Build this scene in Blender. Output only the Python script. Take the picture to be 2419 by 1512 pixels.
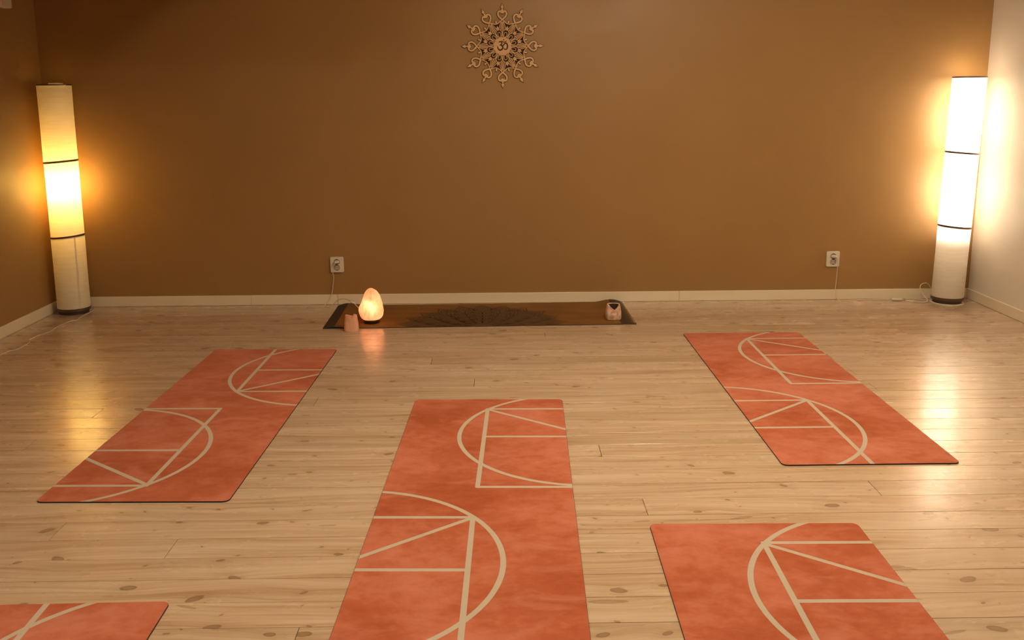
import bpy, bmesh, math, random
from mathutils import Vector, Matrix, noise
random.seed(7)
PI = math.pi
S = bpy.context.scene
C = S.collection
for o in list(bpy.data.objects):
    bpy.data.objects.remove(o)

# ------------------------------------------------------------------ camera
cam = bpy.data.objects.new('camera', bpy.data.cameras.new('camera'))
C.objects.link(cam)
cam.data.sensor_width = 36
cam.data.lens = 36 * 2180.55 / 2419
cam.data.shift_y = -(756 - 650) / 2419
cam.data.clip_start = 0.02
p_, yw, r_ = 0.194688, -0.0114985, -0.0076071
fw = Vector((-math.sin(yw) * math.cos(p_), math.cos(yw) * math.cos(p_), -math.sin(p_)))
rt = Vector((math.cos(yw), math.sin(yw), 0)); up = rt.cross(fw)
rt2 = math.cos(r_) * rt + math.sin(r_) * up
up2 = -math.sin(r_) * rt + math.cos(r_) * up
M = Matrix((rt2, up2, -fw)).transposed().to_4x4()
M.translation = (0, 0, 1.3332)
cam.matrix_world = M
S.camera = cam

# ------------------------------------------------------------------ light and exposure
S.view_settings.view_transform = 'Standard'
S.view_settings.look = 'None'
S.view_settings.gamma = 1
S.view_settings.use_curve_mapping = False
S.view_settings.exposure = 0.0
S.cycles.max_bounces = 6; S.cycles.diffuse_bounces = 3; S.cycles.glossy_bounces = 2; S.cycles.transmission_bounces = 4
W = bpy.data.worlds.new('world'); S.world = W; W.use_nodes = True
W.node_tree.nodes['Background'].inputs[0].default_value = (0.9, 0.6, 0.35, 1)
W.node_tree.nodes['Background'].inputs[1].default_value = 0.05

WARM = (1.0, 0.86, 0.59)
KEY_POS = (0.9, 3.0, 2.33)
def point(name, loc, power, col, rad):
    l = bpy.data.lights.new(name, 'POINT'); l.energy = power; l.color = col; l.shadow_soft_size = rad
    o = bpy.data.objects.new(name, l); o.location = loc; C.objects.link(o); return o
def area(name, loc, rot, sx, sy, power, col):
    l = bpy.data.lights.new(name, 'AREA'); l.shape = 'RECTANGLE'; l.size = sx; l.size_y = sy; l.energy = power; l.color = col
    o = bpy.data.objects.new(name, l); o.location = loc; o.rotation_euler = rot; C.objects.link(o); return o
point('ceiling_light', KEY_POS, 58, WARM, 0.06)
area('soft_fill_light', (0.9, 3.7, 2.40), (0, 0, 0), 2.6, 0.8, 27, WARM)  # unseen soft fill added to lift the far part of the room
area('rear_fill_light', (-1.1, 0.9, 2.38), (0, 0, 0), 2.0, 0.8, 36, WARM)  # unseen fill, set to brighten the near left floor
BULB_LEFT, BULB_RIGHT, BULB_SALT = 420.0, 2300.0, 34.0

# ------------------------------------------------------------------ helpers
def hexc(r, g, b):
    f = lambda c: (c / 255 / 12.92) if c / 255 <= 0.04045 else ((c / 255 + 0.055) / 1.055) ** 2.4
    return (f(r), f(g), f(b), 1)

class MB:
    def __init__(s): s.bm = bmesh.new()
    def face(s, vs):
        try: return s.bm.faces.new(vs)
        except ValueError: return None
    def box(s, x0, x1, y0, y1, z0, z1):
        v = [s.bm.verts.new((x, y, z)) for z in (z0, z1) for y in (y0, y1) for x in (x0, x1)]
        for f in ((0, 2, 3, 1), (4, 5, 7, 6), (0, 1, 5, 4), (2, 6, 7, 3), (0, 4, 6, 2), (1, 3, 7, 5)):
            s.face([v[i] for i in f])
    def lathe(s, prof, seg=48, cap0=False, cap1=False, c=(0, 0), fn=None):
        rings = []
        for (r, z) in prof:
            ring = []
            for k in range(seg):
                a = 2 * PI * k / seg
                p = Vector((c[0] + r * math.cos(a), c[1] + r * math.sin(a), z))
                if fn: p = fn(p, a)
                ring.append(s.bm.verts.new(p))
            rings.append(ring)
        for i in range(len(rings) - 1):
            for k in range(seg):
                s.face([rings[i][k], rings[i][(k + 1) % seg], rings[i + 1][(k + 1) % seg], rings[i + 1][k]])
        if cap0: s.face(rings[0][::-1])
        if cap1: s.face(rings[-1])
    def tube(s, pts, r, n=8, sub=5):
        pts = [Vector(p) for p in pts]
        P = []
        q = [pts[0] * 2 - pts[1]] + pts + [pts[-1] * 2 - pts[-2]]
        for i in range(1, len(q) - 2):
            for k in range(sub):
                t = k / sub
                a, b, c_, d = q[i - 1], q[i], q[i + 1], q[i + 2]
                P.append(0.5 * ((2 * b) + (c_ - a) * t + (2 * a - 5 * b + 4 * c_ - d) * t * t + (3 * b - a - 3 * c_ + d) * t ** 3))
        P.append(pts[-1])
        rings = []
        prev = None
        for i, p in enumerate(P):
            d = (P[min(i + 1, len(P) - 1)] - P[max(i - 1, 0)]).normalized()
            if prev is None:
                prev = d.orthogonal().normalized()
            prev = (prev - d * prev.dot(d)).normalized()
            b = d.cross(prev)
            rings.append([s.bm.verts.new(p + r * (math.cos(2 * PI * k / n) * prev + math.sin(2 * PI * k / n) * b)) for k in range(n)])
        for i in range(len(rings) - 1):
            for k in range(n):
                s.face([rings[i][k], rings[i][(k + 1) % n], rings[i + 1][(k + 1) % n], rings[i + 1][k]])
        s.face(rings[0][::-1]); s.face(rings[-1])
    def poly(s, pts, z0, z1, f=lambda x, y, z: (x, y, z)):
        a = [s.bm.verts.new(f(x, y, z0)) for x, y in pts]
        b = [s.bm.verts.new(f(x, y, z1)) for x, y in pts]
        s.face(a[::-1]); s.face(b)
        n = len(pts)
        for i in range(n):
            s.face([a[i], a[(i + 1) % n], b[(i + 1) % n], b[i]])
    def ribbon(s, pts, w, z0, z1, closed=False, f=lambda x, y, z: (x, y, z), flat=False):
        n = len(pts)
        ws = w if isinstance(w, (list, tuple)) else [w] * n
        L = []
        for i, (x, y) in enumerate(pts):
            if closed: a, b = pts[(i - 1) % n], pts[(i + 1) % n]
            else: a, b = pts[max(i - 1, 0)], pts[min(i + 1, n - 1)]
            dx, dy = b[0] - a[0], b[1] - a[1]; l = math.hypot(dx, dy) or 1
            nx, ny = -dy / l * ws[i] / 2, dx / l * ws[i] / 2
            if flat:
                L.append([s.bm.verts.new(f(x + nx, y + ny, z1)), s.bm.verts.new(f(x - nx, y - ny, z1))])
            else:
                L.append([s.bm.verts.new(f(x + nx, y + ny, z0)), s.bm.verts.new(f(x - nx, y - ny, z0)),
                          s.bm.verts.new(f(x - nx, y - ny, z1)), s.bm.verts.new(f(x + nx, y + ny, z1))])
        m = n if closed else n - 1
        for i in range(m):
            A, B = L[i], L[(i + 1) % n]
            if flat: s.face([A[0], A[1], B[1], B[0]])
            else:
                for k in range(4): s.face([A[k], A[(k + 1) % 4], B[(k + 1) % 4], B[k]])
        if not closed and not flat:
            s.face(L[0]); s.face(L[-1][::-1])
    def build(s, name, mat, parent=None, smooth=False, bevel=0, seg=2, angle=None):
        bmesh.ops.recalc_face_normals(s.bm, faces=s.bm.faces)
        me = bpy.data.meshes.new(name); s.bm.to_mesh(me); s.bm.free()
        if mat: me.materials.append(mat)
        if smooth:
            for p in me.polygons: p.use_smooth = True
            if angle is not None and hasattr(me, 'set_sharp_from_angle'): me.set_sharp_from_angle(angle=angle)
        o = bpy.data.objects.new(name, me); C.objects.link(o)
        if parent: o.parent = parent
        if bevel:
            b = o.modifiers.new('bevel', 'BEVEL'); b.width = bevel; b.segments = seg; b.limit_method = 'ANGLE'
        return o

def tag(o, label=None, cat=None, group=None, kind=None):
    for k, v in (('label', label), ('category', cat), ('group', group), ('kind', kind)):
        if v: o[k] = v
    return o
def thing(name, label, cat, loc=(0, 0, 0), rz=0, group=None):
    o = bpy.data.objects.new(name, None); C.objects.link(o); o.location = loc; o.rotation_euler = (0, 0, rz)
    o.empty_display_size = 0.05
    return tag(o, label, cat, group)

class NT:
    """small node helper"""
    def __init__(s, name):
        s.m = bpy.data.materials.new(name); s.m.use_nodes = True
        s.t = s.m.node_tree; s.b = s.t.nodes['Principled BSDF']; s.out = s.t.nodes['Material Output']
    def n(s, typ, **kw):
        nd = s.t.nodes.new(typ)
        for k, v in kw.items(): setattr(nd, k, v)
        return nd
    def put(s, sock, v):
        if hasattr(v, 'is_output'): s.t.links.new(v, sock)
        elif v is not None: sock.default_value = v
    def math(s, op, a, b=None, c=None, clamp=False):
        nd = s.n('ShaderNodeMath', operation=op, use_clamp=clamp)
        for i, v in enumerate((a, b, c)):
            if v is not None: s.put(nd.inputs[i], v)
        return nd.outputs[0]
    def vmath(s, op, a, b=None, scale=None):
        nd = s.n('ShaderNodeVectorMath', operation=op)
        s.put(nd.inputs[0], a)
        if b is not None: s.put(nd.inputs[1], b)
        if scale is not None: s.put(nd.inputs['Scale'], scale)
        return nd.outputs['Value'] if op in ('LENGTH', 'DOT_PRODUCT', 'DISTANCE') else nd.outputs[0]
    def mix(s, fac, a, b, mode='MIX'):
        nd = s.n('ShaderNodeMix', data_type='RGBA', blend_type=mode)
        s.put(nd.inputs[0], fac); s.put(nd.inputs[6], a); s.put(nd.inputs[7], b)
        return nd.outputs[2]
    def noise(s, vec, scale, detail=3, rough=0.5, dist=0):
        nd = s.n('ShaderNodeTexNoise'); s.put(nd.inputs['Vector'], vec)
        nd.inputs['Scale'].default_value = scale; nd.inputs['Detail'].default_value = detail
        nd.inputs['Roughness'].default_value = rough; nd.inputs['Distortion'].default_value = dist
        return nd.outputs[0]
    def ramp(s, fac, stops):
        nd = s.n('ShaderNodeValToRGB'); s.put(nd.inputs[0], fac)
        e = nd.color_ramp.elements
        while len(e) < len(stops): e.new(0.5)
        for el, (p, c) in zip(e, stops):
            el.position = p; el.color = c if len(c) == 4 else (*c, 1)
        return nd.outputs[0]
    def rng(s, v, a, b, c, d):
        nd = s.n('ShaderNodeMapRange'); s.put(nd.inputs[0], v)
        for i, x in enumerate((a, b, c, d)): nd.inputs[i + 1].default_value = x
        return nd.outputs[0]
    def obj(s): return s.n('ShaderNodeTexCoord').outputs['Object']
    def scale(s, v, sc):
        nd = s.n('ShaderNodeMapping'); s.put(nd.inputs[0], v); nd.inputs['Scale'].default_value = sc
        return nd.outputs[0]
    def rand(s): return s.n('ShaderNodeObjectInfo').outputs['Random']
    def bump(s, h, strength, dist=0.001):
        nd = s.n('ShaderNodeBump'); s.put(nd.inputs['Height'], h)
        nd.inputs['Strength'].default_value = strength; nd.inputs['Distance'].default_value = dist
        s.t.links.new(nd.outputs[0], s.b.inputs['Normal']); return nd
    def set(s, **kw):
        for k, v in kw.items(): s.put(s.b.inputs[k.replace('_', ' ')], v)
        return s.m

def plain(name, col, rough=0.5, metal=0, **kw):
    m = NT(name); m.set(Base_Color=col, Roughness=rough, Metallic=metal); m.set(**kw)
    return m.m

# ------------------------------------------------------------------ materials
def wall_mat(name, a, b, rough=0.5):
    m = NT(name); v = m.obj()
    n1 = m.noise(v, 1.3, 4, 0.6)
    m.set(Base_Color=m.mix(m.rng(n1, 0.3, 0.7, 0, 1), a, b),
          Roughness=m.rng(m.noise(v, 3, 3), 0.3, 0.7, rough - .06, rough + .06))
    m.bump(m.math('ADD', m.noise(v, 260, 2), m.math('MULTIPLY', m.noise(v, 45, 3), 0.8)), 0.25, 0.0008)
    return m.m
M_brown = wall_mat('ochre_brown_paint', (0.318, 0.170, 0.055, 1), (0.348, 0.189, 0.063, 1), 0.46)
M_white = wall_mat('cream_wall_paint', (0.74, 0.66, 0.56, 1), (0.77, 0.69, 0.60, 1), 0.5)
M_ceil = wall_mat('ceiling_paint', (0.70, 0.64, 0.55, 1), (0.74, 0.68, 0.58, 1), 0.8)
M_trim = NT('cream_trim_paint')
vv = M_trim.obj()
M_trim.set(Base_Color=M_trim.mix(M_trim.noise(vv, 9, 4), (0.78, 0.65, 0.48, 1), (0.84, 0.72, 0.55, 1)), Roughness=0.42)
M_trim = M_trim.m
M_sub = plain('dark_subfloor', (0.05, 0.028, 0.012, 1), 0.8)

def pine():
    m = NT('oiled_pine_board')
    v = m.obj(); r = m.rand()
    off = m.n('ShaderNodeCombineXYZ'); m.put(off.inputs[0], m.math('MULTIPLY', r, 37.0)); m.put(off.inputs[1], m.math('MULTIPLY', r, 91.0)); m.put(off.inputs[2], m.math('MULTIPLY', r, 13.0))
    p = m.vmath('ADD', v, off.outputs[0])
    # gentle waviness of the growth rings along the board
    wob = m.noise(m.scale(p, (1.2, 3.0, 1.0)), 1.0, 2)
    # knots: one random ellipse per cell
    def knots(sc, seed, rmin, rmax, keep, el, tilt):
        q = m.vmath('ADD', m.scale(p, (sc, sc, 0)), (seed, seed * 2.3, 0))
        vo = m.n('ShaderNodeTexVoronoi', voronoi_dimensions='2D', feature='F1'); m.put(vo.inputs['Vector'], q)
        vo.inputs['Scale'].default_value = 1.0; vo.inputs['Randomness'].default_value = 0.95
        sep = m.n('ShaderNodeSeparateColor'); m.put(sep.inputs[0], vo.outputs['Color'])
        rad = m.rng(m.math('POWER', sep.outputs[0], 1.8), 0, 1, rmin, rmax)
        dl = m.vmath('SUBTRACT', q, vo.outputs['Position'])
        dl = m.vmath('MULTIPLY', dl, (1, 1, 0))
        ro = m.n('ShaderNodeVectorRotate', rotation_type='Z_AXIS'); m.put(ro.inputs['Vector'], dl)
        m.put(ro.inputs['Angle'], m.rng(sep.outputs[2], 0, 1, -tilt, tilt))
        dd = m.vmath('LENGTH', m.vmath('MULTIPLY', ro.outputs[0], (1, el, 0)))
        d = m.math('ADD', dd, m.math('MULTIPLY', m.math('SUBTRACT', m.noise(q, 9, 3), 0.5), rmax * 0.35))
        on = m.math('GREATER_THAN', sep.outputs[1], keep)
        k = m.math('MULTIPLY', m.math('MULTIPLY', m.math('SUBTRACT', rad, d), 60.0, clamp=True), on)
        core = m.math('SUBTRACT', 1.0, m.math('DIVIDE', d, rad), clamp=True)
        k = m.math('MULTIPLY', k, m.rng(core, 0.05, 0.6, 1.0, 0.72))
        halo = m.math('MULTIPLY', m.math('SUBTRACT', 1.0, m.math('DIVIDE', d, m.math('MULTIPLY', rad, 3.4)), clamp=True), on)
        return k, halo
    k1, h1 = knots(5.2, 3.1, 0.045, 0.15, 0.42, 1.9, 0.7)
    k2, h2 = knots(9.0, 8.7, 0.03, 0.085, 0.55, 1.8, 0.9)
    k3, h3 = knots(4.0, 5.3, 0.10, 0.26, 0.86, 5.5, 0.35)
    halo = m.math('MAXIMUM', h1, h2)
    yb = m.math('ADD', m.math('MULTIPLY', wob, 0.16), m.math('MULTIPLY', halo, 0.010))
    sepp = m.n('ShaderNodeSeparateXYZ'); m.put(sepp.inputs[0], p)
    cmb = m.n('ShaderNodeCombineXYZ'); m.put(cmb.inputs[0], m.math('MULTIPLY', sepp.outputs[0], 1.6))
    m.put(cmb.inputs[1], m.math('MULTIPLY', m.math('ADD', sepp.outputs[1], yb), 60.0)); m.put(cmb.inputs[2], sepp.outputs[2])
    grain = m.noise(cmb.outputs[0], 1.0, 5, 0.62)
    cmb2 = m.n('ShaderNodeCombineXYZ'); m.put(cmb2.inputs[0], m.math('MULTIPLY', sepp.outputs[0], 0.9))
    m.put(cmb2.inputs[1], m.math('MULTIPLY', m.math('ADD', sepp.outputs[1], m.math('MULTIPLY', wob, 0.05)), 14.0)); m.put(cmb2.inputs[2], 0.0)
    streak = m.noise(cmb2.outputs[0], 1.0, 3, 0.5)
    base = m.ramp(m.math('ADD', m.math('MULTIPLY', grain, 0.6), m.math('MULTIPLY', streak, 0.4)),
                  [(0.32, (0.41, 0.25, 0.145)), (0.46, (0.57, 0.40, 0.28)), (0.60, (0.675, 0.52, 0.40))])
    tint = m.ramp(r, [(0.0, (0.88, 0.84, 0.78)), (0.35, (1.0, 0.97, 0.93)), (0.7, (1.03, 1.0, 0.97)), (1.0, (0.93, 0.88, 0.80))])
    base = m.mix(1.0, base, tint, 'MULTIPLY')
    # pale worn patches running across neighbouring boards
    geo = m.n('ShaderNodeNewGeometry').outputs['Position']
    worn = m.rng(m.noise(geo, 1.4, 3), 0.52, 0.68, 0, 0.28)
    base = m.mix(worn, base, (0.69, 0.52, 0.39, 1))
    base = m.mix(m.math('MULTIPLY', halo, 0.30), base, (0.40, 0.23, 0.11, 1))
    ks = m.math('MAXIMUM', m.math('MULTIPLY', k1, 0.72), m.math('MAXIMUM', m.math('MULTIPLY', k2, 0.78), m.math('MULTIPLY', k3, 0.5)))
    base = m.mix(ks, base, (0.20, 0.10, 0.042, 1))
    rough = m.math('ADD', m.rng(m.noise(m.scale(geo, (3, 9, 1)), 1.0, 4), 0.3, 0.7, 0.19, 0.30), m.math('MULTIPLY', r, 0.05))
    m.set(Base_Color=base, Roughness=rough, Specular_IOR_Level=0.55, Coat_Weight=0.45, Coat_Roughness=0.17)
    fine = m.math('ADD', m.math('MULTIPLY', grain, 0.6), m.math('MULTIPLY', m.noise(m.scale(p, (4, 28, 1)), 1.0, 1), 0.5))
    m.bump(fine, 0.16, 0.0012)
    return m.m
M_pine = pine()

def suede(L=2.873):
    """coral suede with printed lines; object coords: x 0..W, y 0..-W*L from the far left corner"""
    m = NT('coral_suede_with_printed_lines')
    v = m.obj(); Wd = 0.65
    q = m.n('ShaderNodeMapping'); m.put(q.inputs[0], v); q.inputs['Scale'].default_value = (1 / Wd, -1 / Wd, 0)
    uv = q.outputs[0]
    hw = 0.0135
    masks = []
    def seg(a, b, w=hw):
        a = Vector((*a, 0)); b = Vector((*b, 0)); ba = b - a
        pa = m.vmath('SUBTRACT', uv, tuple(a))
        h = m.math('DIVIDE', m.vmath('DOT_PRODUCT', pa, tuple(ba)), ba.dot(ba), clamp=True)
        d = m.vmath('LENGTH', m.vmath('SUBTRACT', pa, m.vmath('SCALE', tuple(ba), scale=h)))
        masks.append(m.math('SUBTRACT', w, d))
    def ring(c, R, w=hw):
        d = m.vmath('DISTANCE', uv, (*c, 0))
        masks.append(m.math('SUBTRACT', w, m.math('ABSOLUTE', m.math('SUBTRACT', d, R))))
    ring((1.095, 0.660), 0.748); ring((-0.112, 2.243), 0.764)
    seg((0.500, 0.205), (0.496, 1.425)); seg((0.500, 0.196), (1.1, 0.196)); seg((0.500, 0.205), (1.1, 0.648))
    seg((0.500, 0.695), (1.1, 0.695)); seg((0.496, 1.425), (1.1, 1.425))
    seg((0.492, 1.785), (0.505, 2.95)); seg((-0.1, 1.782), (0.492, 1.782)); seg((-0.1, 2.262), (0.492, 1.785))
    seg((-0.1, 2.292), (0.497, 2.292))
    mx = masks[0]
    for k in masks[1:]: mx = m.math('MAXIMUM', mx, k)
    line = m.math('MULTIPLY', mx, 700.0, clamp=True)
    r = m.rand()
    off = m.n('ShaderNodeCombineXYZ'); m.put(off.inputs[0], m.math('MULTIPLY', r, 23.0)); m.put(off.inputs[1], m.math('MULTIPLY', r, 57.0))
    p = m.vmath('ADD', v, off.outputs[0])
    blot = m.noise(m.scale(p, (2.2, 2.6, 1)), 1.0, 5, 0.62, 0.3)
    fine = m.noise(m.scale(p, (18, 22, 1)), 1.0, 4, 0.65)
    col = m.ramp(m.math('ADD', m.math('MULTIPLY', blot, 0.72), m.math('MULTIPLY', fine, 0.28)),
                 [(0.36, (0.365, 0.073, 0.024)), (0.49, (0.465, 0.113, 0.053)), (0.62, (0.58, 0.182, 0.112))])
    col = m.mix(m.rng(m.noise(m.scale(p, (5, 9, 1)), 1.0, 4, 0.6, 0.6), 0.52, 0.70, 0, 0.5), col, (0.61, 0.22, 0.155, 1))
    lc = m.mix(fine, (0.50, 0.41, 0.325, 1), (0.57, 0.485, 0.39, 1))
    m.set(Base_Color=m.mix(line, col, lc), Roughness=0.9, Specular_IOR_Level=0.15, Sheen_Weight=0.25, Sheen_Roughness=0.5, Sheen_Tint=(1.0, 0.6, 0.45, 1))
    m.bump(m.noise(v, 700, 2), 0.25, 0.0005)
    return m.m
M_suede = suede()
M_rubber = plain('black_rubber', (0.016, 0.012, 0.014, 1), 0.7)

def bronze_mat():
    m = NT('bronze_brown_suede'); v = m.obj()
    m.set(Base_Color=m.ramp(m.noise(m.scale(v, (3, 8, 1)), 1.0, 4), [(0.3, (0.160, 0.066, 0.012)), (0.7, (0.235, 0.100, 0.019))]),
          Roughness=0.72, Specular_IOR_Level=0.3)
    m.bump(m.noise(v, 600, 2), 0.2, 0.0005)
    return m.m
M_bronze = bronze_mat()
M_print = plain('dark_brown_print', (0.035, 0.014, 0.007, 1), 0.75)
M_print2 = plain('dark_olive_print', (0.125, 0.056, 0.014, 1), 0.75)
M_gold = plain('dull_gold_print', (0.26, 0.15, 0.045, 1), 0.6)

def paper_mat():
    m = NT('crinkled_rice_paper'); v = m.obj()
    t = m.t
    crease = m.noise(m.scale(v, (6, 6, 95)), 1.0, 3, 0.6, 0.5)
    fib = m.noise(m.scale(v, (14, 14, 30)), 1.0, 4, 0.6)
    col = m.mix(m.rng(crease, 0.35, 0.65, 0, 1), (0.84, 0.74, 0.60, 1), (0.88, 0.80, 0.68, 1))
    col = m.mix(m.rng(fib, 0.3, 0.7, 0.0, 0.12), col, (0.62, 0.48, 0.32, 1))
    d = m.n('ShaderNodeBsdfDiffuse'); tr = m.n('ShaderNodeBsdfTranslucent'); mx = m.n('ShaderNodeMixShader')
    bp = m.n('ShaderNodeBump'); m.put(bp.inputs['Height'], crease); bp.inputs['Strength'].default_value = 0.35; bp.inputs['Distance'].default_value = 0.003
    m.put(d.inputs['Color'], col); m.put(tr.inputs['Color'], col)
    m.put(d.inputs['Normal'], bp.outputs[0]); m.put(tr.inputs['Normal'], bp.outputs[0])
    mx.inputs[0].default_value = 0.32
    t.links.new(d.outputs[0], mx.inputs[1]); t.links.new(tr.outputs[0], mx.inputs[2]); t.links.new(mx.outputs[0], m.out.inputs['Surface'])
    return m.m
M_paper = paper_mat()
M_diff = NT('glow_softener_sheet'); _t = M_diff.n('ShaderNodeBsdfTranslucent'); _t.inputs[0].default_value = (0.9, 0.86, 0.8, 1)
M_diff.t.links.new(_t.outputs[0], M_diff.out.inputs['Surface']); M_diff = M_diff.m
M_band = plain('brushed_dark_metal', (0.16, 0.11, 0.085, 1), 0.34, 0.85)
M_basem = plain('dark_grey_metal', (0.085, 0.062, 0.050, 1), 0.4, 0.7)
M_plastic = plain('white_plastic', (0.72, 0.64, 0.54, 1), 0.32)
M_cord = plain('white_cord', (0.74, 0.62, 0.48, 1), 0.45)
M_insert = plain('shaded_white_plastic', (0.50, 0.42, 0.32, 1), 0.35)
M_hole_shade = plain('black_hole_and_shade', (0.012, 0.008, 0.006, 1), 0.6)
M_steel = plain('steel_contact', (0.5, 0.45, 0.4, 1), 0.3, 1)

def bulb_mat(name, col, strength):
    m = NT(name); m.set(Base_Color=(0.8, 0.8, 0.8, 1), Emission_Color=(*col, 1), Emission_Strength=strength); return m.m
M_bulbL = bulb_mat('amber_bulb_glass', (1.0, 0.66, 0.17), BULB_LEFT)
M_bulbR = bulb_mat('warm_white_bulb_glass', (1.0, 0.96, 0.87), BULB_RIGHT)
M_bulbS = bulb_mat('salt_bulb_glass', (1.0, 0.70, 0.42), BULB_SALT)

def salt_mat(name, trans, glow=0.0):
    m = NT(name); v = m.obj(); t = m.t
    n1 = m.noise(m.scale(v, (22, 22, 14)), 1.0, 5, 0.6, 0.8); n2 = m.noise(v, 70, 4, 0.65)
    col = m.ramp(m.math('ADD', m.math('MULTIPLY', n1, 0.7), m.math('MULTIPLY', n2, 0.3)),
                 [(0.32, (0.86, 0.45, 0.24)), (0.5, (0.93, 0.60, 0.40)), (0.68, (0.95, 0.72, 0.56))])
    tcol = m.ramp(n1, [(0.32, (0.85, 0.30, 0.16)), (0.5, (1.0, 0.50, 0.32)), (0.66, (1.0, 0.66, 0.48))])
    bp = m.n('ShaderNodeBump'); m.put(bp.inputs['Height'], m.math('ADD', n1, m.math('MULTIPLY', n2, 0.4))); bp.inputs['Strength'].default_value = 0.6; bp.inputs['Distance'].default_value = 0.006
    m.set(Base_Color=col, Roughness=0.42); t.links.new(bp.outputs[0], m.b.inputs['Normal'])
    if glow:
        ecol = m.ramp(n1, [(0.32, (0.82, 0.20, 0.07)), (0.5, (1.0, 0.31, 0.13)), (0.66, (1.0, 0.45, 0.26))])
        m.set(Emission_Color=ecol, Emission_Strength=glow)
    tr = m.n('ShaderNodeBsdfTranslucent'); m.put(tr.inputs['Color'], tcol)
    mx = m.n('ShaderNodeMixShader'); mx.inputs[0].default_value = trans
    t.links.new(m.b.outputs[0], mx.inputs[1]); t.links.new(tr.outputs[0], mx.inputs[2]); t.links.new(mx.outputs[0], m.out.inputs['Surface'])
    return m.m
M_salt = salt_mat('glowing_pink_salt', 0.5, 0.72)
M_salt_dim = salt_mat('peach_salt_crystal', 0.35)
def rock_mat():
    m = NT('pale_pink_salt_rock'); v = m.obj()
    n1 = m.noise(v, 45, 5, 0.6, 0.4)
    m.set(Base_Color=m.ramp(n1, [(0.3, (0.42, 0.19, 0.10)), (0.5, (0.66, 0.40, 0.27)), (0.7, (0.80, 0.58, 0.44))]), Roughness=0.55)
    m.bump(n1, 0.8, 0.006); return m.m
M_rock = rock_mat()
M_darkwood = plain('dark_stained_wood', (0.030, 0.010, 0.006, 1), 0.4)

def ply_mat():
    m = NT('laser_cut_plywood'); v = m.obj()
    m.set(Base_Color=m.ramp(m.noise(m.scale(v, (6, 1, 60)), 1.0, 4), [(0.3, (0.62, 0.36, 0.16)), (0.7, (0.74, 0.46, 0.23))]), Roughness=0.6)
    return m.m
M_ply = ply_mat()
M_dark_ply_shade = plain('dark_plywood_and_shade', (0.040, 0.013, 0.005, 1), 0.8)  # dark wood; behind the ornament it also stands in for shadow outlines

# ------------------------------------------------------------------ room
XL, XR, YB, YF, H = -2.8225, 3.0407, 5.8481, -2.6, 2.45
def slab(name, x0, x1, y0, y1, z0, z1, mat):
    b = MB(); b.box(x0, x1, y0, y1, z0, z1); return tag(b.build(name, mat), kind='structure')
floor = slab('floor', XL - 0.1, XR + 0.1, YF - 0.1, YB + 0.1, -0.12, -0.022, M_sub)
slab('wall_back', XL - 0.1, XR + 0.1, YB, YB + 0.1, -0.12, H + 0.1, M_brown)
slab('wall_left', XL - 0.1, XL, YF, YB, -0.12, H + 0.1, M_brown)
slab('wall_right', XR, XR + 0.1, YF, YB, -0.12, H + 0.1, M_white)
slab('wall_front', XL - 0.1, XR + 0.1, YF - 0.1, YF, -0.12, H + 0.1, M_brown)
slab('ceiling', XL, XR, YF, YB, H, H + 0.1, M_ceil)

# boards of the floor, each its own piece
PW = 0.122; Y0 = 2.145
joints = [(-1.7364, 3.7604), (-1.8487, 3.3921), (-0.8268, 3.8873), (-1.3958, 2.6749), (-0.5247, 2.1),
          (0.463, 2.8158), (1.2679, 2.9433), (2.2571, 5.02), (2.478, 4.6827), (1.6749, 4.56),
          (1.6911, 4.336), (1.7009, 3.9925), (0.2411, 4.9547), (-0.3601, 4.479), (-0.1335, 4.1397), (0.3676, 3.3007),
          (2.0795, 5.4896), (1.8346, 5.2642), (-1.0, 2.55), (2.2, 2.33)]
rows = {}
for x, y in joints: rows.setdefault(math.floor((y - Y0) / PW), []).append(x)
k0 = math.floor((YF - Y0) / PW); k1 = math.ceil((YB - Y0) / PW)
rnd = random.Random(3)
cache = {}
def plank_mesh(L, w):
    key = (round(L, 4), round(w, 4))
    if key in cache: return cache[key]
    b = MB(); c = 0.0004; g = 0.0009; hL, hw = L / 2 - g, w / 2 - g
    def ring(x, ins):
        return [b.bm.verts.new((x, yy, zz)) for yy, zz in ((-hw, -0.022), (hw, -0.022), (hw, -c * .8), (hw - c, 0 - ins), (-hw + c, 0 - ins), (-hw, -c * .8))]
    R = [ring(-hL, c * .8), ring(-hL + c, 0), ring(hL - c, 0), ring(hL, c * .8)]
    for i in range(3):
        for k in range(6): b.face([R[i][k], R[i][(k + 1) % 6], R[i + 1][(k + 1) % 6], R[i + 1][k]])
    b.face(R[0][::-1]); b.face(R[-1])
    bmesh.ops.recalc_face_normals(b.bm, faces=b.bm.faces)
    me = bpy.data.meshes.new('plank'); b.bm.to_mesh(me); b.bm.free(); me.materials.append(M_pine)
    cache[key] = me; return me
for k in range(k0, k1):
    ya, yb_ = max(YF, Y0 + k * PW), min(YB, Y0 + (k + 1) * PW)
    if yb_ - ya < 0.02: continue
    xs = sorted(rows.get(k, []))
    if k < -1 and k % 2: xs = [round(rnd.uniform(-2, 2), 1)]
    xs = [XL] + xs + [XR]
    for a, b_ in zip(xs, xs[1:]):
        o = bpy.data.objects.new('plank', plank_mesh(b_ - a, yb_ - ya)); C.objects.link(o); o.parent = floor
        o.location = ((a + b_) / 2, (ya + yb_) / 2, rnd.uniform(-0.0004, 0.0))
        o.rotation_euler = (rnd.uniform(-0.0035, 0.0035), 0, 0)

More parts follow.
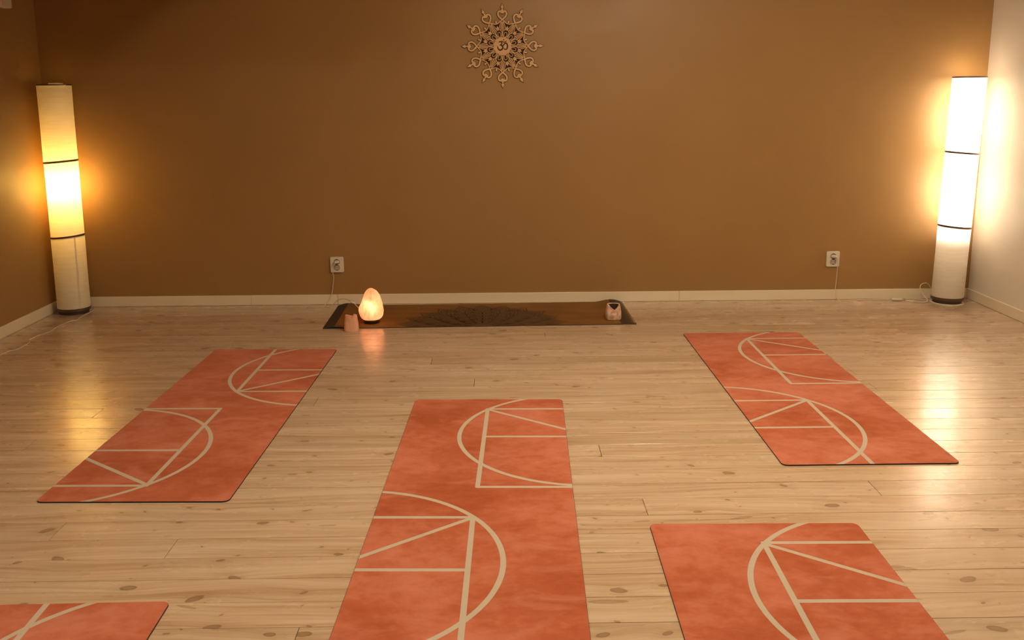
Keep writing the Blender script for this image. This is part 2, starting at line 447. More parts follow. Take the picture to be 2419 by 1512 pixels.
# baseboards
bb = thing('baseboard_back', None, None); tag(bb, kind='structure')
cuts = [XL + 0.013, -1.62, -1.06, 1.15, XR - 0.013]
for a, b_ in zip(cuts, cuts[1:]):
    b = MB(); b.box(a + 0.0004, b_ - 0.0004, YB - 0.013, YB, 0.0005, 0.0655); b.build('board', M_trim, bb, bevel=0.0025)
for nm, x0, x1 in (('baseboard_left', XL, XL + 0.013), ('baseboard_right', XR - 0.013, XR)):
    b = MB(); b.box(x0, x1, YF, YB, 0.0005, 0.0655); tag(b.build(nm, M_trim, bevel=0.0025), kind='structure')

# unseen slanted blocker added below the ceiling to shade the upper left walls
b = MB()
K = Vector(KEY_POS); t = 0.45
P1 = K + (Vector((-2.62, YB, 1.42)) - K) * t
P2 = K + (Vector((-1.92, YB, 1.905)) - K) * t
d = (P2 - P1)
ztop = K.z + (1.288 - K.z) * t; xc = K.x + (XL - K.x) * t
b.poly([(xc, ztop), (P2.x + d.x * (H - P2.z) / d.z, H), (XL, H), (XL, ztop)], P1.y - 0.35, P1.y, f=lambda x, y, z: (x, z, y))
tag(b.build('shade_blocker', M_brown), kind='structure')

# ------------------------------------------------------------------ yoga mats
WD, LN = 0.65, 1.868
def rrect(w, l, r, n=6, ins=0):
    pts = []
    for cx, cy, a0 in ((w - r, -r, 0), (r, -r, 90), (r, -l + r, 180), (w - r, -l + r, 270)):
        for i in range(n + 1):
            a = math.radians(a0 + 90 * i / n)
            pts.append((cx + (r - ins) * math.cos(a), cy + (r - ins) * math.sin(a)))
    return pts
_base = _top = None
def coral_mat(fx, fy, th, flip, label):
    """fx, fy = far right corner"""
    global _base, _top
    ax = Vector((math.cos(th), math.sin(th), 0)); ay = Vector((-math.sin(th), math.cos(th), 0))
    far_left = Vector((fx, fy, 0)) - ax * WD
    if flip: loc, rz = far_left + ax * WD - ay * LN, th + PI
    else: loc, rz = far_left, th
    t = thing('yoga_mat', label, 'yoga mat', loc + Vector((0, 0, 0.0004)), rz, 'coral yoga mats laid out on the floor')
    if _base is None:
        m = MB(); m.poly(rrect(WD, LN, 0.022), 0, 0.0034); _base = m.build('rubber_base', M_rubber, t)
        m = MB(); m.poly(rrect(WD, LN, 0.022, ins=0.0008), 0.0034, 0.0044); _top = m.build('suede_top', M_suede, t, bevel=0.0006)
    else:
        for s in (_base, _top):
            c = s.copy(); C.objects.link(c); c.parent = t
    return t
coral_mat(-0.8783, 4.7548, -0.0217, True, 'coral yoga mat on the left, nearest to the left floor lamp')
coral_mat(0.2633, 3.8932, -0.0279, False, 'coral yoga mat in the middle of the floor, running out of the picture below')
coral_mat(1.663, 5.002, -0.001, False, 'coral yoga mat on the right, the farthest back of the coral mats')
coral_mat(1.1051, 2.6725, -0.018, False, 'coral yoga mat in the lower right corner, with a rumpled far end')
coral_mat(-0.8949, 2.2692, 0.0128, True, 'coral yoga mat in the lower left corner, only its far end showing')

# brown mat along the back wall
BL, BW, TH = 1.826, 0.583, 0.0042
def lift(x, y):
    """ends curl up a little and come down again at the tip"""
    def hump(d, amp, wid):
        return amp * math.sin(PI * min(d / wid, 1) ** 0.75) ** 1.6 if 0 < d < wid else 0
    f = y / BW
    return hump(x, 0.008 + 0.007 * f ** 2, 0.17) + hump(BL - x, 0.002 + 0.014 * f ** 2, 0.19)
bm_t = thing('meditation_mat', 'long brown mat with a dark mandala print lying along the foot of the back wall', 'mat', (-1.039, 5.2015, 0.0004), 0.018)
def strip(x0, x1, z0, z1, nx, ny, name, mat, y0=0.0, y1=BW):
    m = MB(); g0, g1 = [], []
    for i in range(nx + 1):
        x = x0 + (x1 - x0) * i / nx
        g0.append([m.bm.verts.new((x, y0 + (y1 - y0) * j / ny, z0 + lift(x, y0 + (y1 - y0) * j / ny))) for j in range(ny + 1)])
        g1.append([m.bm.verts.new((x, y0 + (y1 - y0) * j / ny, z1 + lift(x, y0 + (y1 - y0) * j / ny))) for j in range(ny + 1)])
    for i in range(nx):
        for j in range(ny):
            m.face([g1[i][j], g1[i + 1][j], g1[i + 1][j + 1], g1[i][j + 1]])
            m.face([g0[i][j], g0[i][j + 1], g0[i + 1][j + 1], g0[i + 1][j]])
    for i in range(nx):
        m.face([g0[i][0], g0[i + 1][0], g1[i + 1][0], g1[i][0]]); m.face([g0[i][ny], g1[i][ny], g1[i + 1][ny], g0[i + 1][ny]])
    for j in range(ny):
        m.face([g0[0][j], g1[0][j], g1[0][j + 1], g0[0][j + 1]]); m.face([g0[nx][j], g0[nx][j + 1], g1[nx][j + 1], g1[nx][j]])
    return m.build(name, mat, bm_t, smooth=True, angle=0.6)
strip(0, BL, 0, 0.0032, 90, 12, 'rubber_base', M_rubber)
strip(0.0, BL, 0.0032, TH, 90, 12, 'suede_top', M_bronze)
strip(0.0, 0.066, TH, TH + 0.0004, 12, 12, 'end_band', M_print)
tag(strip(BL - 0.088, BL - 0.001, TH, TH + 0.0004, 14, 12, 'end_band', M_print), 'dark end band edged with gold leaf tips')
m = MB()
def onmat(x, y, z): return (x, y, z + lift(x, y))
m.ribbon([(BL - 0.006, 0.01 + j * 0.0567) for j in range(11)], 0.010, 0, TH + 0.0009, f=onmat, flat=True)
for j in range(16):
    y0 = 0.03 + j * 0.035
    m.ribbon([(BL - 0.008, y0), (BL - 0.026, y0 + 0.010), (BL - 0.05, y0 + 0.012)], [0.016, 0.007, 0.001], 0, TH + 0.0009, f=onmat, flat=True)
m.build('leaf_border', M_gold, bm_t)
# printed half mandala, centred on the near edge
mcx, mcy, RX, RY = 0.925, 0.004, 0.475, 0.49
def petal(a0, a1, r0, r1, point, n=12):
    """pointed lotus petal outline in polar form"""
    pts = []
    am = (a0 + a1) / 2
    for i in range(n + 1):
        s_ = i / n
        a = a0 + (am - a0) * (s_ ** 1.6)
        r = r0 + (r1 - r0) * (math.sin(s_ * PI / 2) ** 0.8) + point * max(0, s_ - 0.8) * 5 * (r1 - r0) * 0.3
        pts.append((r, a))
    q = [(r, 2 * am - a) for r, a in pts[::-1]]
    return pts + q[1:]
mp = MB(); mf = MB()
def pol(r, a): return (mcx + RX * r * math.cos(a), mcy + RY * r * math.sin(a))
def draw(pts, w):
    xy = [pol(r, a) for r, a in pts]
    seg = []
    for x, y in xy:
        if 0.002 < y < BW - 0.004: seg.append((x, y))
        else:
            if len(seg) > 1: mp.ribbon(seg, w, 0, TH + 0.0009, f=onmat, flat=True)
            seg = []
    if len(seg) > 1: mp.ribbon(seg, w, 0, TH + 0.0009, f=onmat, flat=True)
rings = [(12, 0.14, 0.34, 0.006, 1), (14, 0.27, 0.50, 0.006, 0), (16, 0.42, 0.66, 0.006, 1), (18, 0.58, 0.84, 0.006, 0), (22, 0.77, 1.0, 0.0055, 1)]
for n_, r0, r1, w, odd in rings:
    st = 2 * PI / n_
    for k in range(-1, n_ // 2 + 2):
        a0 = k * st + (st / 2 if odd else 0) - st / 2
        draw(petal(a0, a0 + st, r0, r1, 1), w)
        draw(petal(a0 + st * .16, a0 + st * .84, r0 + .02, r0 + (r1 - r0) * 0.78, 1), w * 0.7)
        if r1 > 0.3: draw(petal(a0 + st * .34, a0 + st * .66, r0 + .04, r0 + (r1 - r0) * 0.5, 1), w * 0.6)
        draw([(r0 + 0.1 * (r1 - r0), a0 + st / 2), (r1 * 0.9, a0 + st / 2)], w * 0.45)
for rr, w in ((0.05, 0.006), (0.10, 0.006), (0.135, 0.007)):
    draw([(rr, PI * i / 60) for i in range(61)], w)
tag(mp.build('mandala_print', M_print, bm_t), 'dark brown printed half mandala of lotus petals')
fan = [pol(0.93 + 0.05 * (i % 2), PI * (i + .02) / 64.04) for i in range(65)]
fan = [(x, max(y, 0.003)) for x, y in fan]
cx_ = mf.bm.verts.new((mcx, mcy, TH + 0.0004)); vs = [mf.bm.verts.new((x, y, TH + 0.0004 + lift(x, y))) for x, y in fan]
for a, b_ in zip(vs, vs[1:]): mf.face([cx_, a, b_])
mf.build('mandala_ground', M_print2, bm_t)

# ------------------------------------------------------------------ floor lamps
RS = 0.0985          # radius of the paper drum
def lamp(label, loc, bulbs, bmat, seams, pr, lean, closed):
    t = thing('floor_lamp', label, 'floor lamp', loc, 0)
    k_ = RS / 0.1075
    m = MB(); m.lathe([(0.078, 0.0), (0.086, 0.0), (0.086, 0.022), (0.078, 0.022)], 56, True, True); m.build('base', M_basem, t, smooth=True, angle=0.6)
    if closed:
        m = MB(); m.lathe([(0.0, 0.0225), (0.0945, 0.0225), (0.0945, 0.0255), (0.0, 0.0255)], 48); m.build('bottom_plate', M_basem, t)
    zz = [0.030, 0.4875, 0.945, 1.402]
    for i, z in enumerate(zz):
        m = MB(); hh = (0.009, 0.0055, 0.0055, 0.004)[i]
        tilt = 0.008 * (1 if loc[0] < 0 else -1) if i in (1, 2) else 0
        m.lathe([(0.1035 * k_, z - hh), (0.1075 * k_, z - hh), (0.1079 * k_, z), (0.1075 * k_, z + hh), (0.1035 * k_, z + hh), (0.1035 * k_, z - hh)], 64,
                fn=lambda p, a, tilt=tilt: Vector((p.x, p.y, p.z + tilt * p.x / RS)))
        m.build('band', M_band, t, smooth=True, angle=0.6)
    for i in range(3):
        z0, z1 = zz[i] - 0.0005, zz[i + 1] + 0.0005
        rr = random.Random(i * 5 + int(loc[0] * 10))
        m = MB(); n = 40; ph = rr.uniform(0, 6)
        prof = [(0.1056 * k_ - 0.0012 * math.cos((k / n - .5) * PI), z0 + (z1 - z0) * k / n) for k in range(n + 1)]
        def cr(p, a):
            q = noise.noise(Vector((math.cos(a) * 1.5 + ph, math.sin(a) * 1.5, p.z * 42)))
            s_ = 1 + 0.005 * q
            return Vector((p.x * s_, p.y * s_, p.z))
        m.lathe(prof, 96, fn=cr)
        s = m.build('shade', M_paper, t, smooth=True)
        a = math.radians(seams[i])
        m = MB(); w = 0.010 / 0.107
        for k in range(12):
            za, zb = z0 + (z1 - z0) * k / 12, z0 + (z1 - z0) * (k + 1) / 12
            for e in range(3):
                b0, b1 = a + w * (e / 3 - .5), a + w * ((e + 1) / 3 - .5)
                m.face([m.bm.verts.new((0.1072 * k_ * math.cos(x), 0.1072 * k_ * math.sin(x), z)) for x, z in ((b0, za), (b1, za), (b1, zb), (b0, zb))])
        bmesh.ops.remove_doubles(m.bm, verts=m.bm.verts, dist=0.0002)
        m.build('shade_seam', M_paper, s, smooth=True)
        if closed and i == 0:
            m = MB(); ca = math.radians(-133); R_ = 0.1068 * k_
            pts = [(0.0, 0.006), (0.0022, 0.003), (0.0028, -0.003), (0.0045, -0.009), (0.0015, -0.006), (-0.0022, -0.002)]
            m.face([m.bm.verts.new((R_ * math.cos(ca + u / R_), R_ * math.sin(ca + u / R_), 0.098 + v)) for u, v in pts])
            tag(m.build('tear', M_hole_shade, s), 'small dark tear in the paper')
    m = MB(); m.lathe([(0.0, 0.4815), (pr, 0.4815), (pr, 0.4855), (0.0, 0.4855)], 40); m.build('socket_plate', M_basem, t)
    m = MB(); m.lathe([(0.0, 1.385), (0.092, 1.385), (0.092, 1.387), (0.0, 1.387)], 40); m.build('glow_softener', M_diff, t)  # unseen disc added inside the top to soften the upward light
    if closed:
        m = MB(); m.lathe([(0.0, 1.389), (0.043, 1.389), (0.043, 1.406), (0.038, 1.4135), (0.0, 1.4145)], 36, fn=lambda p, a: Vector((p.x + 0.012, p.y, p.z))); m.build('top_cap', M_plastic, t, smooth=True, angle=0.7)
    m = MB(); m.lathe([(0.010, 0.02), (0.010, bulbs[-1] - 0.07)], 12, True, True); m.build('inner_rod', M_basem, t)
    for zb in bulbs:
        m = MB(); m.lathe([(0.001, zb - 0.042), (0.013, zb - 0.040), (0.018, zb - 0.025), (0.029, zb - 0.008), (0.032, zb + 0.008), (0.027, zb + 0.024), (0.014, zb + 0.036), (0.001, zb + 0.039)], 20)
        m.build('bulb', bmat, t, smooth=True)
    todo = list(t.children)
    for c in list(todo): todo += list(c.children)
    for c in todo:
        for v in c.data.vertices: v.co.x += lean * v.co.z
    return t
LL = (-2.689, 5.69, 0.0); LR = (2.841, 5.715, 0.006)
lampL = lamp('tall cylindrical paper floor lamp in the left corner, glowing amber', LL, [0.80], M_bulbL, [-43, -140, 90], 0.03, 0.010, True)
lampR = lamp('tall cylindrical paper floor lamp in the right corner, glowing bright white', LR, [0.70, 1.165], M_bulbR, [90, 90, 90], 0.070, 0.017, False)
m = MB(); m.lathe([(0.0, -0.006), (0.100, -0.006), (0.102, -0.003), (0.098, 0.0), (0.0, 0.0)], 56); tag(m.build('floor_disc', M_plastic, lampR, smooth=True, angle=.6), 'white disc under the base')

def rel(pts, o): return [(p[0] - o[0], p[1] - o[1], p[2] - o[2]) for p in pts]
z = 0.0028
cl = [(-2.62, 5.756), (-2.602, 5.666), (-2.606, 5.601), (-2.587, 5.529), (-2.575, 5.474), (-2.605, 5.434), (-2.619, 5.311), (-2.61, 5.193), (-2.635, 5.1), (-2.638, 5.021), (-2.616, 4.981), (-2.606, 4.928), (-2.605, 4.817), (-2.631, 4.785), (-2.636, 4.712), (-2.642, 4.66)]
m = MB(); m.tube(rel([(-2.66, 5.78, 0.02), (-2.60, 5.775, z)] + [(x + 0.016 if y > 5.6 else x, y, z) for x, y in cl[1:]], LL), 0.0024)
m.build('cord', M_cord, lampL, smooth=True)
m = MB(); m.box(-2.658 - LL[0], -2.628 - LL[0], 4.60 - LL[1], 4.668 - LL[1], 0.0005, 0.018); m.build('cord_switch', M_plastic, lampL, bevel=0.005, seg=3)

# right lamp cord: plug, drop along the wall, switch, loops
pc = [(2.146, 5.790, 0.287), (2.156, 5.792, 0.262), (2.160, 5.806, 0.20), (2.164, 5.822, 0.12), (2.163, 5.824, 0.06), (2.175, 5.80, z + .003), (2.21, 5.785, z), (2.304, 5.80, z), (2.423, 5.812, z), (2.515, 5.792, 0.008)]
m = MB(); m.tube(rel(pc, LR), 0.0026)
m.tube(rel([(2.588, 5.780, 0.008), (2.62, 5.81, z), (2.66, 5.818, z), (2.71, 5.80, z), (2.733, 5.755, z), (2.69, 5.722, z), (2.63, 5.735, z), (2.60, 5.765, z + .004), (2.66, 5.715, z + .001), (2.72, 5.72, 0.01), (2.702, 5.745, 0.045), (2.684, 5.76, 0.09), (2.70, 5.77, 0.112), (2.74, 5.79, 0.112), (2.775, 5.815, 0.08), (2.80, 5.82, 0.02)], LR), 0.0026)
m.build('cord', M_cord, lampR, smooth=True)
m = MB(); m.lathe([(0.001, 0), (0.012, 0.0), (0.0165, 0.006), (0.015, 0.014), (0.009, 0.018), (0.001, 0.0185)], 24, fn=lambda p, a: Vector((p.x * 2.3 + 2.552 - LR[0], p.y * 0.95 + 5.786 - LR[1], p.z - 0.0055)))
m.build('cord_switch', M_plastic, lampR, smooth=True)

# ------------------------------------------------------------------ wall sockets (plates) and plugs
def socket(x, z, label):
    t = thing('wall_socket', label, 'wall socket', (x, YB, z), 0, 'double wall sockets')
    m = MB(); hw, hh = 0.0425, 0.0505
    pts = []
    r = 0.008
    for cx, cy, a0 in ((hw - r, hh - r, 0), (-hw + r, hh - r, 90), (-hw + r, -hh + r, 180), (hw - r, -hh + r, 270)):
        for i in range(6): a = math.radians(a0 + 18 * i); pts.append((cx + r * math.cos(a), cy + r * math.sin(a)))
    m.poly(pts, 0.0, 0.016, f=lambda x, y, z: (x, -z, y)); m.build('cover_plate', M_plastic, t, bevel=0.003, seg=3)
    for dz in (0.0185, -0.0185):
        fz = lambda x, y, z, dz=dz: (x, -z, y + dz)
        m = MB()   # raised rim, recessed well
        R = [(0.0195, 0.0155), (0.0195, 0.0185), (0.0178, 0.0185), (0.0172, 0.0168), (0.0, 0.0166)]
        m.lathe(R, 36, fn=lambda p, a, dz=dz: Vector((p.x, -p.z, p.y + dz)))
        s = m.build('socket_insert', M_insert, t, smooth=True, angle=.6)
        m = MB(); m.ribbon([(0.0168 * math.cos(2 * PI * i / 36), 0.0168 * math.sin(2 * PI * i / 36)) for i in range(36)], [0.0016 + 0.0022 * max(0, math.sin(2 * PI * i / 36)) for i in range(36)], 0.0168, 0.0172, True, f=fz); m.build('recess_shade', M_hole_shade, s)  # dark crescent paints the shade in the well, wider at the top
        for dx in (-0.0075, 0.0075):
            m = MB(); m.poly([(dx + 0.0026 * math.cos(2 * PI * i / 12), 0.0026 * math.sin(2 * PI * i / 12)) for i in range(12)], 0.0168, 0.0173, f=fz); m.build('pin_hole', M_hole_shade, s)
        for sy in (-1, 1):
            m = MB(); m.poly([(-0.003, sy * 0.0125), (0.003, sy * 0.0125), (0.003, sy * 0.0172), (-0.003, sy * 0.0172)], 0.0168, 0.0176, f=fz); m.build('earth_contact', M_hole_shade, s)
    return t
socket(-1.055, 0.262, 'white double wall socket left of the glowing salt lamp')
socket(2.139, 0.268, 'white double wall socket on the right, beside the bright floor lamp')
def plug(parent, x, z, o, lean):
    m = MB()
    m.lathe([(0.0168, 0.0), (0.0165, 0.010), (0.011, 0.024), (0.0065, 0.034), (0.001, 0.036)], 20,
            fn=lambda p, a: Vector((p.x * 1.0 + x - o[0] + lean * p.z * .5, YB - 0.0178 - p.z - o[1], p.y * 0.62 + z - o[2])))
    m.build('plug', M_plastic, parent, smooth=True)
plug(lampR, 2.139, 0.2865, LR, 0.4)

# ------------------------------------------------------------------ salt lamp
SX, SY = -0.772, 5.328
salt = thing('salt_lamp', 'glowing orange salt crystal lamp on a dark wooden base, standing on the brown mat', 'lamp', (SX, SY, 0.0052))
m = MB(); m.lathe([(0.0, 0.0), (0.043, 0.0), (0.046, 0.003), (0.049, 0.018), (0.046, 0.022), (0.0, 0.022)], 40); m.build('base', M_darkwood, salt, smooth=True, angle=.5)
outl = [(1115, 470, 720), (1102, 425, 780), (1080, 380, 850), (1045, 335, 900), (990, 305, 938), (900, 275, 958), (820, 258, 966), (750, 264, 962), (690, 290, 950), (640, 325, 942), (560, 362, 930), (460, 402, 902), (380, 430, 872), (320, 452, 835), (260, 492, 785), (215, 540, 715), (192, 585, 675), (185, 615, 650)]
k_ = 0.000209
m = MB(); seg_ = 48; rings_ = []
def interp(zv):
    L = [((1180 - y) * k_, (a - 625) * k_, (b_ - 625) * k_) for y, a, b_ in outl]
    for (z0, a0, b0), (z1, a1, b1) in zip(L, L[1:]):
        if z0 <= zv <= z1:
            f = (zv - z0) / (z1 - z0); return a0 + (a1 - a0) * f, b0 + (b1 - b0) * f
    return L[-1][1:]
for i in range(33):
    s_ = i / 32; zv = (1180 - 1115) * k_ + (1115 - 185) * k_ * (0.5 - 0.5 * math.cos(s_ * PI))
    a, b_ = interp(min(zv, (1180 - 185.01) * k_)); c_, r = (a + b_) / 2, (b_ - a) / 2
    ring = []
    for k in range(seg_):
        th = 2 * PI * k / seg_
        q = 1 + (0.10 * noise.noise(Vector((math.cos(th) * 1.6, math.sin(th) * 1.6, zv * 20 + 3))) + 0.04 * noise.noise(Vector((math.cos(th) * 4, math.sin(th) * 4, zv * 60)))) * (0.3 + 0.7 * abs(math.sin(th)))
        ring.append(m.bm.verts.new((c_ + r * q * math.cos(th), r * 0.86 * q * math.sin(th), zv)))
    rings_.append(ring)
for A_, B_ in zip(rings_, rings_[1:]):
    for k in range(seg_): m.face([A_[k], A_[(k + 1) % seg_], B_[(k + 1) % seg_], B_[k]])
m.face(rings_[0][::-1]); m.face(rings_[-1])
m.build('crystal', M_salt, salt, smooth=True)
m = MB(); m.lathe([(0.001, 0.083), (0.010, 0.086), (0.014, 0.100), (0.010, 0.114), (0.001, 0.118)], 16, fn=lambda p, a: Vector((p.x + 0.004, p.y - 0.020, p.z))); m.build('bulb', M_bulbS, salt, smooth=True)
SL = (SX, SY, 0.0052)
m = MB(); m.tube(rel([(-1.060, 5.792, 0.280), (-1.073, 5.797, 0.258), (-1.080, 5.812, 0.218), (-1.077, 5.824, 0.182), (-1.084, 5.828, 0.135), (-1.094, 5.828, 0.078), (-1.115, 5.82, 0.03), (-1.138, 5.79, z), (-1.12, 5.765, z), (-1.085, 5.76, 0.012), (-1.04, 5.74, 0.052), (-0.985, 5.70, 0.066), (-0.925, 5.63, 0.056), (-0.895, 5.60, 0.036), (-0.85, 5.57, 0.014), (-0.80, 5.50, 0.010), (-0.78, 5.38, 0.012)], SL), 0.0024)
m.build('cord', M_cord, salt, smooth=True)
m = MB(); m.lathe([(0.001, 0), (0.008, 0.0), (0.010, 0.006), (0.008, 0.013), (0.001, 0.014)], 16, fn=lambda p, a: Vector((p.x * 2.0 - 0.930 - SX, p.y * 1.1 + 5.635 - SY, p.z + 0.052 - 0.0052 - p.x * .7)))
m.build('cord_switch', M_plastic, salt, smooth=True)
plug(salt, -1.055, 0.2805, SL, -0.3)

# ------------------------------------------------------------------ candle holders of salt rock
def holder(name, label, loc, sx, sy, hgt, rim, mat, seed, taper, cr=0.52, cavd=0.03, rough=0.05, inner=None):
    root = thing(name, label, 'candle holder', loc)
    m = MB(); n = 44
    prof = []
    for i in range(15):
        s_ = i / 14; prof.append((1 - 0.05 * (1 - s_) ** 6 - taper(s_), s_, 0))
    prof += [(cr + 0.10, 1.0, 1), (cr + 0.03, 1.0, 1), (cr, 0.96, 2), (cr - 0.02, 0.80, 2), (cr - 0.04, 1 - cavd / hgt, 3), (0.0005, 1 - cavd / hgt, 3)]
    rings = []
    for (r, zf, kind) in prof:
        ring = []
        for k in range(n):
            th = 2 * PI * k / n
            sq = 1.0 / max(abs(math.cos(th)) ** 5 + abs(math.sin(th)) ** 5, 1e-6) ** 0.2
            sq = 1 + (sq - 1) * 0.55 if kind < 2 else 1
            q = 1 + rough * noise.noise(Vector((math.cos(th) * 2 + seed, math.sin(th) * 2, zf * 3))) + rough * .5 * noise.noise(Vector((math.cos(th) * 5 + seed, math.sin(th) * 5, zf * 9)))
            top = hgt * rim(th)
            zc = zf * top if kind < 3 else hgt * zf
            if kind == 2: zc = min(top, hgt) * zf if zf > 0.9 else hgt * zf * min(1, rim(th) + .1)
            ring.append(m.bm.verts.new((sx * r * sq * q * math.cos(th), sy * r * sq * q * math.sin(th), max(zc, 0))))
        rings.append(ring)
    cut = len(rings) - 4
    for A_, B_ in zip(rings[:cut + 1], rings[1:cut + 1]):
        for k in range(n): m.face([A_[k], A_[(k + 1) % n], B_[(k + 1) % n], B_[k]])
    m.face(rings[0][::-1])
    inn = [[tuple(v.co) for v in R_] for R_ in rings[cut:]]
    m.build('rock', mat, root, smooth=True, angle=0.9)
    m = MB(); R2 = [[m.bm.verts.new(c) for c in R_] for R_ in inn]
    for A_, B_ in zip(R2, R2[1:]):
        for k in range(n): m.face([A_[k], A_[(k + 1) % n], B_[(k + 1) % n], B_[k]])
    o = m.build('hollow', inner or mat, root, smooth=True, angle=0.9)
    for p in o.data.polygons: p.flip()
    return root
M_hollow = plain('dark_brown_hollow', (0.045, 0.016, 0.008, 1), 0.7)  # dark brown for the inside of the right holder
ang = lambda th, c: abs((th - c + PI) % (2 * PI) - PI)
def rimL(th): return 0.93 - 0.16 * max(0, 1 - ang(th, -PI / 2 + .15) / 0.45) + 0.11 * max(0, 1 - ang(th, -PI / 2 + 0.85) / 0.5) - 0.10 * max(0, 1 - ang(th, PI / 2) / 1.0)
def rimR(th): return 0.97 - 0.33 * max(0, 1 - ang(th, -PI / 2 + .08) / 1.1)
holder('candle_holder', 'peach salt crystal candle holder on the floor in front of the glowing salt lamp', (-0.8655, 5.158, 0.0004), 0.0425, 0.036, 0.099, rimL, M_salt_dim, 2.2, lambda s: 0.24 * max(0, s - .15), 0.5, 0.03, 0.03)
holder('candle_holder', 'rough pale rock candle holder at the right end of the brown mat', (0.664, 5.348, 0.0085), 0.047, 0.042, 0.092, rimR, M_rock, 7.7, lambda s: 0.34 * max(0, s - .45), 0.66, 0.05, 0.07, M_hollow)

# ------------------------------------------------------------------ mandala ornament on the wall
mand = thing('wall_mandala', 'carved wooden mandala ornament with a central om sign on the back wall', 'wall ornament', (0.0195, YB - 0.006, 1.617))
Q = 0.357e-3
def wf(x, y, z): return (x * Q, -z, y * Q)
def circ(r, n=48, cx=0, cy=0, sx=1, sy=1): return [(cx + r * sx * math.cos(2 * PI * i / n), cy + r * sy * math.sin(2 * PI * i / n)) for i in range(n)]
def rotp(pts, deg, R0=0):
    a = math.radians(deg); c, s = math.cos(a), math.sin(a)
    # local frame: y = outwards, x = sideways
    return [(x * c - (y + R0) * s, x * s + (y + R0) * c) for x, y in pts]
Z0, Z1 = 0.0, 0.004
star = []
for k in range(12):
    for da, r in ((0, 446), (3.5, 420), (8, 396), (12, 384), (15, 381), (18, 384), (22, 396), (26.5, 420)):
        a = math.radians(30 * k + da + 90); star.append((r * math.cos(a), r * math.sin(a)))
BK = MB()    # dark lower layer, a little wider so its rim paints shade around the pieces
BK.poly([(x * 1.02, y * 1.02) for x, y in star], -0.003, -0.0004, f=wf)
m = MB(); m.poly(circ(150, 64), Z0, Z1 + 0.0005, f=wf); m.build('centre_disc', M_ply, mand, bevel=0.0006)
# om sign, dark recessed strokes
om = MB()
def stroke(pts, w, lift_):
    P = [(x - 757, 765 - y) for x, y in pts]; out = []; q = [P[0]] + P + [P[-1]]
    for i in range(1, len(q) - 2):
        for k in range(5):
            t_ = k / 5; a, b_, c_, d_ = q[i - 1], q[i], q[i + 1], q[i + 2]
            out.append(tuple(0.5 * (2 * b_[j] + (c_[j] - a[j]) * t_ + (2 * a[j] - 5 * b_[j] + 4 * c_[j] - d_[j]) * t_ ** 2 + (3 * b_[j] - a[j] - 3 * c_[j] + d_[j]) * t_ ** 3) for j in (0, 1)))
    out.append(P[-1]); n = len(out)
    ws = [w * (0.35 + 0.65 * math.sin(PI * min(1, max(0, (i + 1) / (n + 1)))) ** 0.6) for i in range(n)]
    om.ribbon(out, ws, 0, Z1 + 0.0007 + lift_, f=wf, flat=True)
stroke([(692, 704), (712, 690), (738, 697), (746, 722), (728, 742), (708, 748)], 20, 0.0)
stroke([(708, 746), (745, 752), (763, 782), (750, 815), (715, 832), (686, 812), (668, 768)], 24, 0.0001)
stroke([(735, 768), (772, 752), (795, 722), (825, 718), (842, 758), (834, 805), (805, 822), (778, 800)], 22, 0.0002)
stroke([(742, 672), (762, 694), (795, 698), (828, 674)], 15, 0.0)
om.poly(circ(11, 16, 780 - 757, 765 - 660), Z1 + 0.0004, Z1 + 0.0009, f=wf)
om.build('om_sign', M_dark_ply_shade, mand)
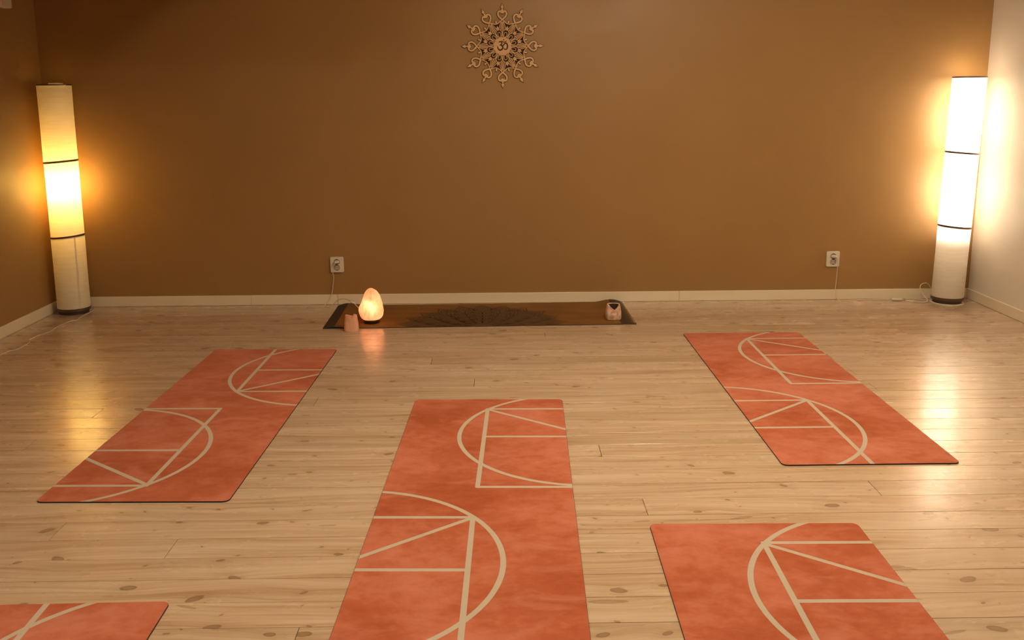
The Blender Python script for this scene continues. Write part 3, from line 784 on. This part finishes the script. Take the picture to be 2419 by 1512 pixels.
# ring of twelve eye-shaped petals at 15 degrees offset
for k in range(12):
    dg = 15 + 30 * k
    m = MB()
    def egg(r0, r1, hw, n=28):
        pts = []
        for i in range(n):
            a = 2 * PI * i / n; yy = (r0 + r1) / 2 + (r1 - r0) / 2 * math.sin(a)
            wv = hw * math.cos(a) * (0.80 + 0.20 * math.sin(a)); pts.append((wv, yy))
        return pts
    m.ribbon(rotp(egg(142, 287, 60), dg), 7, Z0, Z1, True, f=wf)
    m.ribbon(rotp(egg(150, 238, 30), dg), 10, Z0, Z1 + 0.0003, True, f=wf)
    m.build('eye_petal', M_ply, mand)
    # tall ray petals
    dg = 30 * k; m = MB()
    za = Z1 + 0.0002 * (k % 2)
    m.ribbon(rotp([(-62, 262), (-52, 310), (-36, 370), (-14, 418), (0, 442)], dg), [16, 13, 11, 9, 5], Z0, za, f=wf)
    m.ribbon(rotp([(62, 262), (52, 310), (36, 370), (14, 418), (0, 442)], dg), [16, 13, 11, 9, 5], Z0, za + 0.0001, f=wf)
    m.ribbon(rotp([(0, 150), (0, 240), (0, 300), (0, 410)], dg), [8, 12, 17, 12], Z0, Z1 + 0.0002, f=wf)
    m.ribbon(rotp([(-27, 250), (-24, 320), (-12, 400)], dg), [17, 15, 8], Z0, Z1 + 0.0001, f=wf)
    m.ribbon(rotp([(27, 250), (24, 320), (12, 400)], dg), [17, 15, 8], Z0, Z1 + 0.0001, f=wf)
    m.build('ray_petal', M_ply, mand)
    # filler leaf between rays
    m = MB(); m.poly(rotp([(-26, 294), (0, 288), (26, 294), (17, 318), (0, 348), (-17, 318)], dg + 15), Z0, Z1 + 0.0005, f=wf)
    m.build('filler_leaf', M_ply, mand)
    # heart loop with spear tip
    m = MB()
    half = [(0, 440), (30, 462), (62, 490), (80, 520), (84, 548), (72, 575), (48, 590), (26, 585), (10, 568), (0, 556)]
    heart = half + [(-x, y) for x, y in half[-2:0:-1]]
    def smooth_closed(P, sub=3):
        out = []; n = len(P)
        for i in range(n):
            a, b_, c_, d_ = P[i - 1], P[i], P[(i + 1) % n], P[(i + 2) % n]
            for k2 in range(sub):
                t_ = k2 / sub
                out.append(tuple(0.5 * (2 * b_[j] + (c_[j] - a[j]) * t_ + (2 * a[j] - 5 * b_[j] + 4 * c_[j] - d_[j]) * t_ ** 2 + (3 * b_[j] - a[j] - 3 * c_[j] + d_[j]) * t_ ** 3) for j in (0, 1)))
        return out
    hp = smooth_closed(half + [(-x, y) for x, y in half[-2:0:-1]])
    m.ribbon(rotp([(x * .87, 440 + (y - 440) * .93 + 4) for x, y in hp], dg), 30, Z0, Z1, True, f=wf)
    m.poly(rotp(circ(17, 14, 0, 558), dg), Z0, Z1 + 0.0004, f=wf)
    for tx in (-28, 0, 28):
        m.poly(rotp([(tx - 9, 566), (tx + 9, 566), (tx + 2, 540 - (6 if tx == 0 else -4)), (tx - 2, 540 - (6 if tx == 0 else -4))], dg), Z0, Z1 - 0.0002, f=wf)
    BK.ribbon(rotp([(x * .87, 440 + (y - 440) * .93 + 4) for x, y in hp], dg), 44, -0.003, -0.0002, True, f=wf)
    hl = m.build('heart_loop', M_ply, mand)
    m = MB(); m.poly(rotp([(-12, 575), (-12, 598), (-22, 602), (-22, 610), (-9, 613), (-10, 626), (-29, 650), (-14, 674), (0, 708), (14, 674), (29, 650), (10, 626), (9, 613), (22, 610), (22, 602), (12, 598), (12, 575)], dg), Z0, Z1 + .0001, f=wf)
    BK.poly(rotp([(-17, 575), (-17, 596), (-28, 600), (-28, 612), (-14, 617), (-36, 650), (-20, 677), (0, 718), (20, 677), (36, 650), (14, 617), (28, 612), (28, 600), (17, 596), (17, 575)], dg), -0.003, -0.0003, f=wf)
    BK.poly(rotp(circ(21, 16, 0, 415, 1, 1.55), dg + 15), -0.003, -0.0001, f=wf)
    m.build('spear_tip', M_ply, hl)
    m = MB(); m.poly(rotp(circ(15, 16, 0, 415, 1, 1.75), dg + 15), Z0, Z1 + .0001, f=wf); m.build('bead', M_ply, mand)
m = MB(); m.ribbon(star, 16, Z0, Z1 + 0.0003, True, f=wf); m.build('star_band', M_ply, mand)
BK.build('shade_backing', M_dark_ply_shade, mand)
for k in range(4):
    a = PI / 4 + k * PI / 2; m = MB(); m.poly(circ(14, 10, 220 * math.cos(a), 220 * math.sin(a)), -0.006, -0.0028, f=wf)
    m.build('spacer', M_dark_ply_shade, mand)

# ------------------------------------------------------------------ cream unit high on the left wall
t = thing('wall_unit', 'small cream box fixed high on the left wall, cut off by the picture edge', 'wall box', (XL, 5.30, 1.828))
m = MB(); m.box(0.0, 0.042, 0.0, 0.20, 0.0, 0.26); m.build('housing', M_trim, t, bevel=0.003)
m = MB(); m.box(0.042, 0.047, 0.105, 0.196, 0.004, 0.256); m.build('front_panel', M_plastic, t, bevel=0.001)
